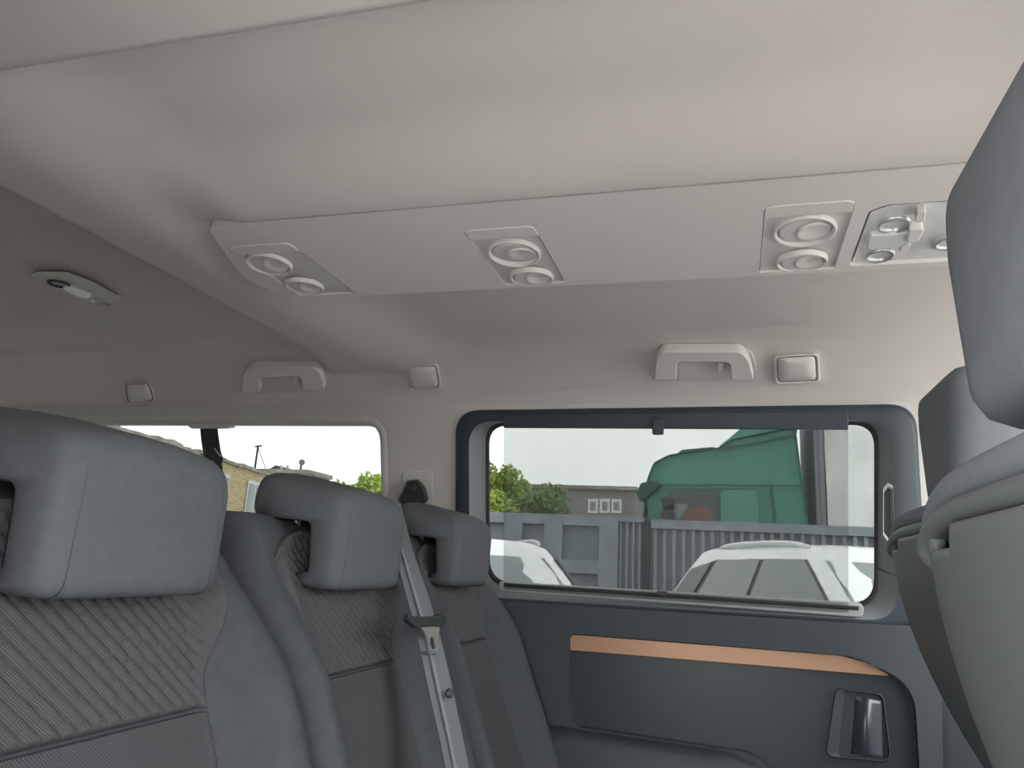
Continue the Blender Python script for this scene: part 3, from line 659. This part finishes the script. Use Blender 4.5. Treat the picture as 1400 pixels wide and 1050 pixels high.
# --- cars
def car(name, origin, nose, H, Lc, label, rails=True):
    t = thing(name, label, 'car', origin)
    nx = Vector((nose[0], nose[1], 0)).normalized(); sy = Vector((-nx.y, nx.x, 0)); O = Vector(origin)
    def P(x, y, z): return O+nx*x+sy*y+Vector((0, 0, z))
    hw = .90; zb = H*.64
    # body below the belt: sections along the car
    st = [(-2.15, .45, .80, .72), (-2.1, .35, 1.0, .84), (-1.9, .30, zb, .88), (-1.0, .28, zb, .90), (0.6, .28, zb, .90), (1.0, .28, zb-.02, .89), (1.75, .30, .90, .86), (2.1, .35, .76, .80), (2.18, .45, .68, .70)]
    loops = []
    for x, z0, z1, w_ in st:
        r = rpoly([(-w_, z0), (w_, z0), (w_*.97, z1), (-w_*.97, z1)], [.08, .08, .10, .10], 4)
        loops.append([P(x, p.x, p.y) for p in r])
    loft('body', loops, WHITE, t, True, True, smooth=True)
    # greenhouse shell: pillars and roof around the glass
    #  rings: belt, mid, cant rail, roof edge
    def side(z): k = (z-zb)/(H-zb); return hw*.95-.20*k-.04*k*k
    def xr(z): k = (z-zb)/(H-zb); return -1.98+.42*k+.12*k**3
    def xf(z): k = (z-zb)/(H-zb); return 1.05-.88*k-.10*k**3
    def ring(z, s=1.0, dz=0, ins=0.0):
        a, b_, w_ = xr(z)+ins, xf(z)-ins, (side(z)-ins)*s
        return [P(p.x, p.y, z+dz) for p in rpoly([(a, -w_), (b_, -w_), (b_, w_), (a, w_)], [.22, .22, .22, .22], 6)]
    zr = H-.07
    gh = loft('greenhouse', [ring(zb-.05), ring(zb+.15), ring(lerp(zb, zr, .7)), ring(zr), ring(zr, ins=.05, dz=.028), ring(zr, ins=.13, dz=.048), ring(zr, ins=.35, dz=.066), ring(zr, ins=.60, dz=.070)], WHITE, t, cap1=True, smooth=True)
    zt_ = zr-.055; z0 = zb+.02
    def pane(nm, pts, sgn, m, o=.012):
        lp = [P(x, sgn*(side(z)+o), z) for x, z in [(p.x, p.y) for p in rpoly(pts, .035, 4)]]
        return prism(nm, lp, -sy*sgn*.02, m, gh)
    for sgn in (-1, 1):
        pane('front_door_window', [(.92, z0), (.22, zt_), (-.28, zt_+.005), (-.32, z0)], sgn, CARGLASS)
        pane('rear_door_window', [(-.38, z0), (-.34, zt_+.005), (-1.02, zt_-.01), (-1.22, z0+.05), (-1.1, z0)], sgn, CARGLASS)
        pane('quarter_window', [(-1.18, z0), (-1.30, z0+.07), (-1.10, zt_-.02), (-1.45, zt_-.08), (-1.66, z0+.10), (-1.62, z0)], sgn, CARDARK)
        pane('window_surround', [(.93, z0), (.22, zt_+.002), (-1.04, zt_-.005), (-1.44, zt_-.08), (-1.65, z0+.10), (-1.61, z0)], sgn, POLE, .006)
        if rails:
            tube('roof_rail', [P(.10, sgn*.57, zr+.025)]+[P(x, sgn*.585, zr+h_) for x, h_ in ((0, .045), (-.15, .058), (-.4, .064), (-.8, .062), (-1.05, .050))]+[P(-1.25, sgn*.57, zr+.02)], .018, WHITE if rails == 2 else CHROME, t, 8)
    # windscreen and rear screen follow the shell's ends
    def scr(nm, fx_, o, m):
        def fn(u, v):
            z = lerp(z0, zt_, v); w_ = side(z)-.10; y = lerp(-w_, w_, u)
            return P(fx_(z)+o*(1-.5*(2*u-1)**2)-(.03 if o > 0 else -.03)*(2*u-1)**2, y, z)
        return grid(nm, fn, 12, 8, m, gh)
    scr('windscreen', xf, .016, CARGLASS); scr('rear_screen', xr, -.016, CARDARK)
    for sgn in (-1, 1):
        for x in (-1.35, 1.35):
            c0 = P(x, sgn*.74, .33); wh = lathe('wheel', [(.20, 0), (.32, 0), (.335, .03), (.335, .15), (.31, .18), (.21, .17)], c0, sy*sgn, TYRE, t, 28, cap0=True, cap1=True, smooth=False)
            lathe('rim', [(.21, .172), (.19, .165), (.05, .15), (.04, .17)], c0, sy*sgn, CHROME, wh, 20)
        mr = P(.62, sgn*.98, zb+.06); lathe('door_mirror', [(.03, -.08), (.075, -.06), (.085, .03), (.06, .08)], mr, sy, WHITE, t, 14, cap0=True, smooth=True)
        pane('headlamp', [(1.6, .62), (2.02, .60), (2.02, .72), (1.6, .78)], sgn, LENS, .02)
        for q in (-.30, -1.08): pane('door_handle', [(q-.12, zb-.10), (q, zb-.10), (q, zb-.07), (q-.12, zb-.07)], sgn, CHROME, .015)
    return t, P
# nearer the gate: side and windscreen in view
ap = onY(1106, 752, 5.3); nose = Vector((.44, -.90, 0)).normalized(); sd = Vector((-nose.y, nose.x, 0))
carO = ap-nose*.18+sd*.62; carO.z = 0
car('suv_car', carO, nose, 1.66, 4.4, 'white car with roof rails parked in front of ribbed gate', 2)
ap = onY(742, 750, 5.2); nose = Vector((.42, -.90, 0)).normalized(); sd = Vector((-nose.y, nose.x, 0))
carO = ap-nose*.10-sd*.60; carO.z = 0
c2, P2 = car('estate_car', carO, nose, 1.585, 4.4, 'white car parked in front of the framed fence panels', 1)

# --- green truck and its curtain trailer
TY = 12.0
tr = thing('truck', 'green sleeper cab truck standing behind the yard gate', 'truck', (onY(990, 700, TY).x, TY+1.2, 0))
def tp(px, py, y=TY): return onY(px, py, y)
CAB = [(1088, 582), (1108, 735), (1112, 900), (880, 890), (874, 760), (880, 690), (884, 655), (893, 632), (915, 621), (985, 611), (1000, 600), (1040, 592)]
co = rpoly(CAB, [6, 10, 6, 10, 10, 10, 14, 12, 20, 20, 10, 10], 4)
cl = [tp(p.x, p.y) for p in co]
for p in cl: p.z = max(p.z, .75)
def push(l, dy, k=1.0):
    c_ = sum(l, Vector())/len(l); return [Vector((c_.x+(p.x-c_.x)*k, p.y+dy, c_.z+(p.z-c_.z)*k)) for p in l]
loft('cab', [push(cl, .10, .975), push(cl, .03, .99), push(cl, 0.0, 1.0) if 0 else push(cl, .0, .995), push(cl, 2.35, .995), push(cl, 2.45, .97)], GREEN, tr, True, True, bevel=.03)
fo_ = [tp(p.x, p.y, TY+.12) for p in rpoly([(978, 613), (998, 598), (1012, 586), (1040, 560), (1082, 548), (1091, 592), (1040, 600)], [6, 10, 20, 20, 6, 4, 20], 4)]
prism('roof_fairing', fo_, (0, 2.15, 0), GREEN, tr, bevel=.04)
prism('roof_rim', [tp(p.x, p.y, TY+.06) for p in rpoly([(925, 621), (932, 615), (976, 611), (978, 614)], 1, 2)], (0, 2.2, 0), GREEND, tr)
vz = rpoly([(871, 672), (876, 660), (898, 656), (903, 664), (880, 684), (873, 684)], 4, 4)
prism('sun_visor', [tp(p.x, p.y, TY-.03) for p in vz], (0, 2.45, 0), GREEND, tr, bevel=.02)
prism('side_window', [tp(p.x, p.y, TY-.012) for p in rpoly([(918, 671), (980, 671), (981, 728), (905, 728), (908, 690)], 2, 2)], (0, .03, 0), CARDARK, tr)
prism('window_blind', [tp(p.x, p.y, TY-.016) for p in [Vector(q) for q in ((934, 702), (955, 690), (972, 696), (972, 716), (928, 716))]], (0, .01, 0), RED, tr)
prism('quarter_light', [tp(p.x, p.y, TY-.016) for p in [Vector(q) for q in ((921, 689), (940, 689), (930, 714), (922, 714))]], (0, .01, 0), PANE, tr)
prism('windscreen', [tp(x, y, TY+.1) for x, y in ((884, 686), (879, 700), (877, 740), (880, 742), (886, 700))], (0, 2.25, 0), CARDARK, tr)
prism('mirror_housing', [tp(p.x, p.y, TY-.35) for p in rpoly([(903, 680), (917, 678), (920, 692), (906, 696)], 3, 3)], (0, .25, 0), POLE, tr, bevel=.03)
prism('mirror_housing', [tp(p.x, p.y, TY-.35) for p in rpoly([(902, 698), (920, 697), (922, 722), (904, 724)], 3, 3)], (0, .25, 0), POLE, tr, bevel=.03)
for a, c_ in (((900, 662), (1096, 663)), ((900, 668), (1030, 668))):
    prism('crease_shade', [tp(a[0], a[1], TY-.008), tp(c_[0], c_[1], TY-.008), tp(c_[0], c_[1]+1.6, TY-.008), tp(a[0], a[1]+1.6, TY-.008)], (0, .02, 0), GREEND, tr)  # dark green strips painted on as the shade of the body creases
prism('cab_seam', [tp(x, y, TY-.008) for x, y in ((1052, 663), (1055, 663), (1064, 730), (1060, 730))], (0, .02, 0), GREEND, tr)
prism('fairing_seam', [tp(x, y, TY-.008) for x, y in ((985, 612.5), (1040, 603), (1086, 594), (1086, 596), (1040, 605.5), (985, 615))], (0, .03, 0), GREEND, tr)
ip = rpoly([(985, 668), (1033, 668), (1038, 690), (1036, 728), (985, 728)], 6, 4)
loft('side_locker', [[tp(p.x, p.y, TY+.01) for p in ip], [tp(p.x, p.y, TY-.006) for p in shrink(ip, .98)], [tp(p.x, p.y, TY-.002) for p in shrink(ip, .95)]], GREEN, tr, cap1=True)
cxk = onY(990, 700, TY).x
box('chassis', (cxk-1.2, TY+.6, .55), (cxk+5, TY+1.9, .85), POLE, tr)
for x in (cxk-.5, cxk+2.9):
    for y in (TY+.12, TY+2.1): lathe('wheel', [(.25, 0), (.48, 0), (.5, .05), (.5, .22), (.47, .27), (.25, .25)], (x, y, .5), (0, 1, 0), TYRE, tr, 28, cap0=True, cap1=True)
tl_ = thing('curtain_trailer', 'pale tarpaulin sided trailer parked behind the green truck', 'trailer', (onY(1128, 700, TY).x+4, TY+1.2, 0))
x0 = onY(1116, 700, TY+.1).x; zb_ = onY(1180, 722, TY).z
box('headboard', (x0, TY+.05, zb_-.1), (x0+.14, TY+2.5, 4.6), STEEL, tl_)
def tarp(u, v):
    x = lerp(x0+.14, x0+9, u); z = lerp(zb_, 4.6, v)
    return Vector((x, TY+.03*sin(x*5.0+z*1.7)+.018*sin(x*11-z*4)+.012*sin(z*7+x*3), z))
grid('curtain', tarp, 160, 40, TARP, tl_)
box('box_body', (x0+.14, TY+.10, zb_-.05), (x0+9, TY+2.5, 4.6), TARP, tl_)
box('side_rail', (x0, TY-.03, zb_-.16), (x0+9, TY+.08, zb_), STEEL, tl_)
for k in range(2, 6): strip('tension_strap', [(x0+.6+k*1.1, TY-.05, zb_-.1), (x0+.6+k*1.1, TY-.06, zb_+.3)], (0, -1, 0), .05, .006, STEEL2, tl_)
box('corner_post', (onY(1123, 700, TY).x, TY-.04, zb_-.1), (onY(1129, 700, TY).x, TY+.05, 4.6), STEEL2, tl_)
for x in (x0+6.0, x0+7.3): lathe('wheel', [(.25, 0), (.48, 0), (.5, .05), (.5, .22), (.47, .27), (.25, .25)], (x, TY+.15, .5), (0, 1, 0), TYRE, tl_, 24, cap0=True, cap1=True)
box('landing_leg', (x0+2.4, TY+.3, 0), (x0+2.55, TY+.45, zb_-.1), POLE, tl_); box('landing_leg', (x0+2.4, TY+2.0, 0), (x0+2.55, TY+2.15, zb_-.1), POLE, tl_)

# --- grey rendered house beyond the fence
GY = 34.0
gh_ = thing('grey_house', 'plain grey rendered house seen over the fence', 'building', (onY(810, 700, GY).x, GY+4, 0))
xa, xb_ = onY(720, 700, GY).x, onY(866, 700, GY).x; zt = onY(800, 669, GY).z
box('wall', (xa-3, GY, 0), (xb_, GY+9, zt), RENDER, gh_)
box('flat_roof', (xa-3.1, GY-.15, zt), (xb_+.15, GY+9.1, zt+.16), COPING, gh_)
for k in range(3):
    wa = onY(806+k*16, 684, GY); wb = onY(816+k*16, 700, GY)
    wf = box('window', (wa.x-.06, GY-.05, wb.z-.06), (wb.x+.06, GY+.02, wa.z+.06), PVC, gh_)
    box('pane', (wa.x+.06, GY-.07, wb.z+.06), (wb.x-.06, GY-.04, wa.z-.06), PANE, wf)
dp = onY(858, 690, GY)

# --- yellow brick building behind the quarter window
HB = 3.2                                       # parapet above eye level
a0 = onZ(185, 592, HB); a1 = onZ(372, 651, HB)
dv = (a1-a0); dv.z = 0; Lb = dv.length; dv.normalize(); nb = Vector((dv.y, -dv.x, 0))
if nb.dot(-a0) < 0: nb = -nb
bb = thing('brick_building', 'yellow brick building with white windows and crumbling parapet', 'building', (a0.x, a0.y, 0))
A = a0-dv*12; A.z = 0; LB = Lb+12
def W3(s, z, o=0): return A+dv*s+nb*o+Vector((0, 0, z))
HT = EYE+HB
body = mk('wall', [W3(0, 0), W3(LB, 0), W3(LB, HT), W3(0, HT), W3(0, 0, -8), W3(LB, 0, -8), W3(LB, HT, -8), W3(0, HT, -8)],
          [(0, 1, 2, 3), (1, 5, 6, 2), (5, 4, 7, 6), (4, 0, 3, 7), (3, 2, 6, 7)], BRICK, bb)
uv = body.data.uv_layers.new(name='UVMap')
for p in body.data.polygons:
    for li in p.loop_indices:
        v = body.data.vertices[body.data.loops[li].vertex_index].co
        uv.data[li].uv = ((v-A).dot(dv)+(v-A).dot(nb), v.z)
rnd = random.Random(3); s = 0.0
while s < LB:
    l = rnd.uniform(.5, 1.1); e = min(LB+.1, s+l)
    lo_ = [W3(s, HT-rnd.uniform(.0, .10), .10), W3(e, HT-rnd.uniform(0, .10), .10), W3(e, HT-.06, -8), W3(s, HT-.06, -8)]
    prism('coping_slab', lo_, (0, 0, rnd.uniform(.10, .16)), COPING, bb); s += l
def onB(px, py):
    q = ray(px, py); o = Vector((0, 0, EYE)); t_ = (A-o).dot(nb)/q.dot(nb); return o+q*t_
for (pl, pr, pt, pb) in ((301, 313, 648, 694), (338, 358, 659, 702), (250, 272, 632, 690)):
    s0 = (onB(pl, pt)-A).dot(dv); s1 = (onB(pr, pt)-A).dot(dv); z1 = onB((pl+pr)/2, pt).z; z0 = z1-1.5
    rv = plate('window', [W3(s0, z0, .02), W3(s1, z0, .02), W3(s1, z1, .02), W3(s0, z1, .02)], [], nb*.04, PVC, bb)
    n_ = 2; 
    for k in range(n_):
        u0 = lerp(s0, s1, k/n_)+.10; u1 = lerp(s0, s1, (k+1)/n_)-.06
        plate('pane', [W3(u0, z0+.12, .065), W3(u1, z0+.12, .065), W3(u1, z1-.12, .065), W3(u0, z1-.12, .065)], [], nb*.01, PANE, rv)
    plate('window_ledge', [W3(s0-.1, z0-.12, .01), W3(s1+.1, z0-.12, .01), W3(s1+.1, z0, .01), W3(s0-.1, z0, .01)], [], nb*.15, COPING, bb)
# lower pale block behind it with roof gear
qd = Vector(a1).length
rp_ = onY(420, 648, a1.y+4); lp_ = onY(350, 643, a1.y+4)
ab = thing('flat_roof_annex', 'pale flat roofed annex showing over the brick building', 'building', (lp_.x, lp_.y, 0))
box('wall', (lp_.x-3, a1.y+4, 0), (rp_.x, a1.y+6.2, rp_.z), PARAPET, ab)
box('parapet', (lp_.x-3.1, a1.y+3.9, rp_.z), (rp_.x+.1, a1.y+6.3, rp_.z+.2), COPING, ab)
sk = [onY(367, 642, a1.y+6), onY(377, 636, a1.y+6), onY(377, 646, a1.y+6), onY(366, 646, a1.y+6)]
prism('skylight', sk, (0, 1.5, 0), POLE, ab)
for px in (385, 393): tube('vent_pipe', [onY(px, 648, a1.y+5), onY(px, 636, a1.y+5)], .06, PARAPET, ab, 8)
an = thing('antenna_mast', 'thin rooftop antenna mast with cross bar and stay wires', 'antenna', onY(347, 648, a1.y+4.5))
ay = a1.y+4.5
tube('mast', [onY(347, 650, ay), onY(353, 609, ay)], .05, POLE, an, 8)
tube('cross_bar', [onY(349, 610.5, ay), onY(358, 609.5, ay)], .04, POLE, an, 6)
tube('stay_wire', [onY(353, 612, ay), onY(364, 643, ay)], .015, POLE, an, 6)
fl = thing('floodlight', 'small floodlight on a post at the annex parapet edge', 'lamp', onY(411, 648, ay))
tube('post', [onY(410, 649, ay), onY(412, 634, ay)], .05, POLE, fl, 8)
lathe('lamp_head', [(.04, -.10), (.13, -.05), (.15, .04), (.12, .06)], onY(413, 632, ay), (.3, -1, -.2), STEEL2, fl, 16, cap0=True)

# --- trees
def tree(base, h, rx, rz, n, leaf, lm, label, seed):
    rn = random.Random(seed); t = thing('leafy_tree', label, 'tree', base, 'trees over the fences'); B = Vector(base)
    tk = tube('trunk', [B, B+Vector((.05, 0, h*.4)), B+Vector((0, .05, h*.8))], [.12, .09, .04], BARK, t, 8)
    cl = []
    for i in range(14):
        a = rn.uniform(0, 2*pi); q = sqrt(rn.random()); zc = rn.uniform(-.75, .9)
        k = sqrt(max(.1, 1-zc*zc)); cl.append((B+Vector((cos(a)*q*rx*k, sin(a)*q*rx*k, h-rz+zc*rz)), rn.uniform(.25, .5)*rx))
    for c_, r_ in cl[:8]: tube('branch', [B+Vector((0, 0, h*.45)), (B+Vector((0, 0, h*.5))+c_)/2+Vector((0, 0, .1)), c_], [.05, .03, .012], BARK, tk, 6)
    vs, fs = [], []
    for i in range(n):
        c_, r_ = rn.choice(cl); d_ = Vector((rn.gauss(0, 1), rn.gauss(0, 1), rn.gauss(0, 1))).normalized()*r_*rn.random()**.4
        p = c_+d_; u = Vector((rn.gauss(0, 1), rn.gauss(0, 1), rn.gauss(0, 1))).normalized(); v = u.orthogonal().normalized()
        l = leaf*rn.uniform(.6, 1.3); k = len(vs)
        vs += [p-u*l, p+v*l*.45+u*.1*l, p+u*l, p-v*l*.45+u*.1*l]; fs.append((k, k+1, k+2, k+3))
    fo = mk('foliage', vs, fs, lm, t, fix=False); fo['kind'] = 'stuff'
b1 = onY(672, 700, 15); b1.z = 0
tree(b1, onY(672, 634, 15).z, .65, 1.1, 3500, .06, LEAF, 'bright yellow green tree over the framed fence panels', 1)
b2 = onY(725, 700, 17); b2.z = 0
tree(b2, onY(720, 646, 17).z, .95, 1.3, 4500, .07, LEAF2, 'darker green bushy tree in front of the grey house', 2)
b4 = onY(690, 700, 19); b4.z = 0
tree(b4, onY(690, 650, 19).z, .9, 1.3, 3500, .07, LEAF, 'mid green tree half hidden between the other yard trees', 5)
b3 = onY(495, 700, 26); b3.z = 0
tree(b3, onY(492, 655, 26).z, 1.3, 1.3, 2600, .10, LEAF, 'pale loose tree seen through the quarter window', 3)
b5 = onY(522, 700, 24); b5.z = 0
tree(b5, onY(522, 652, 24).z, .9, 1.3, 2200, .10, LEAF, 'small leafy tree at the pillar end of the quarter window', 4)
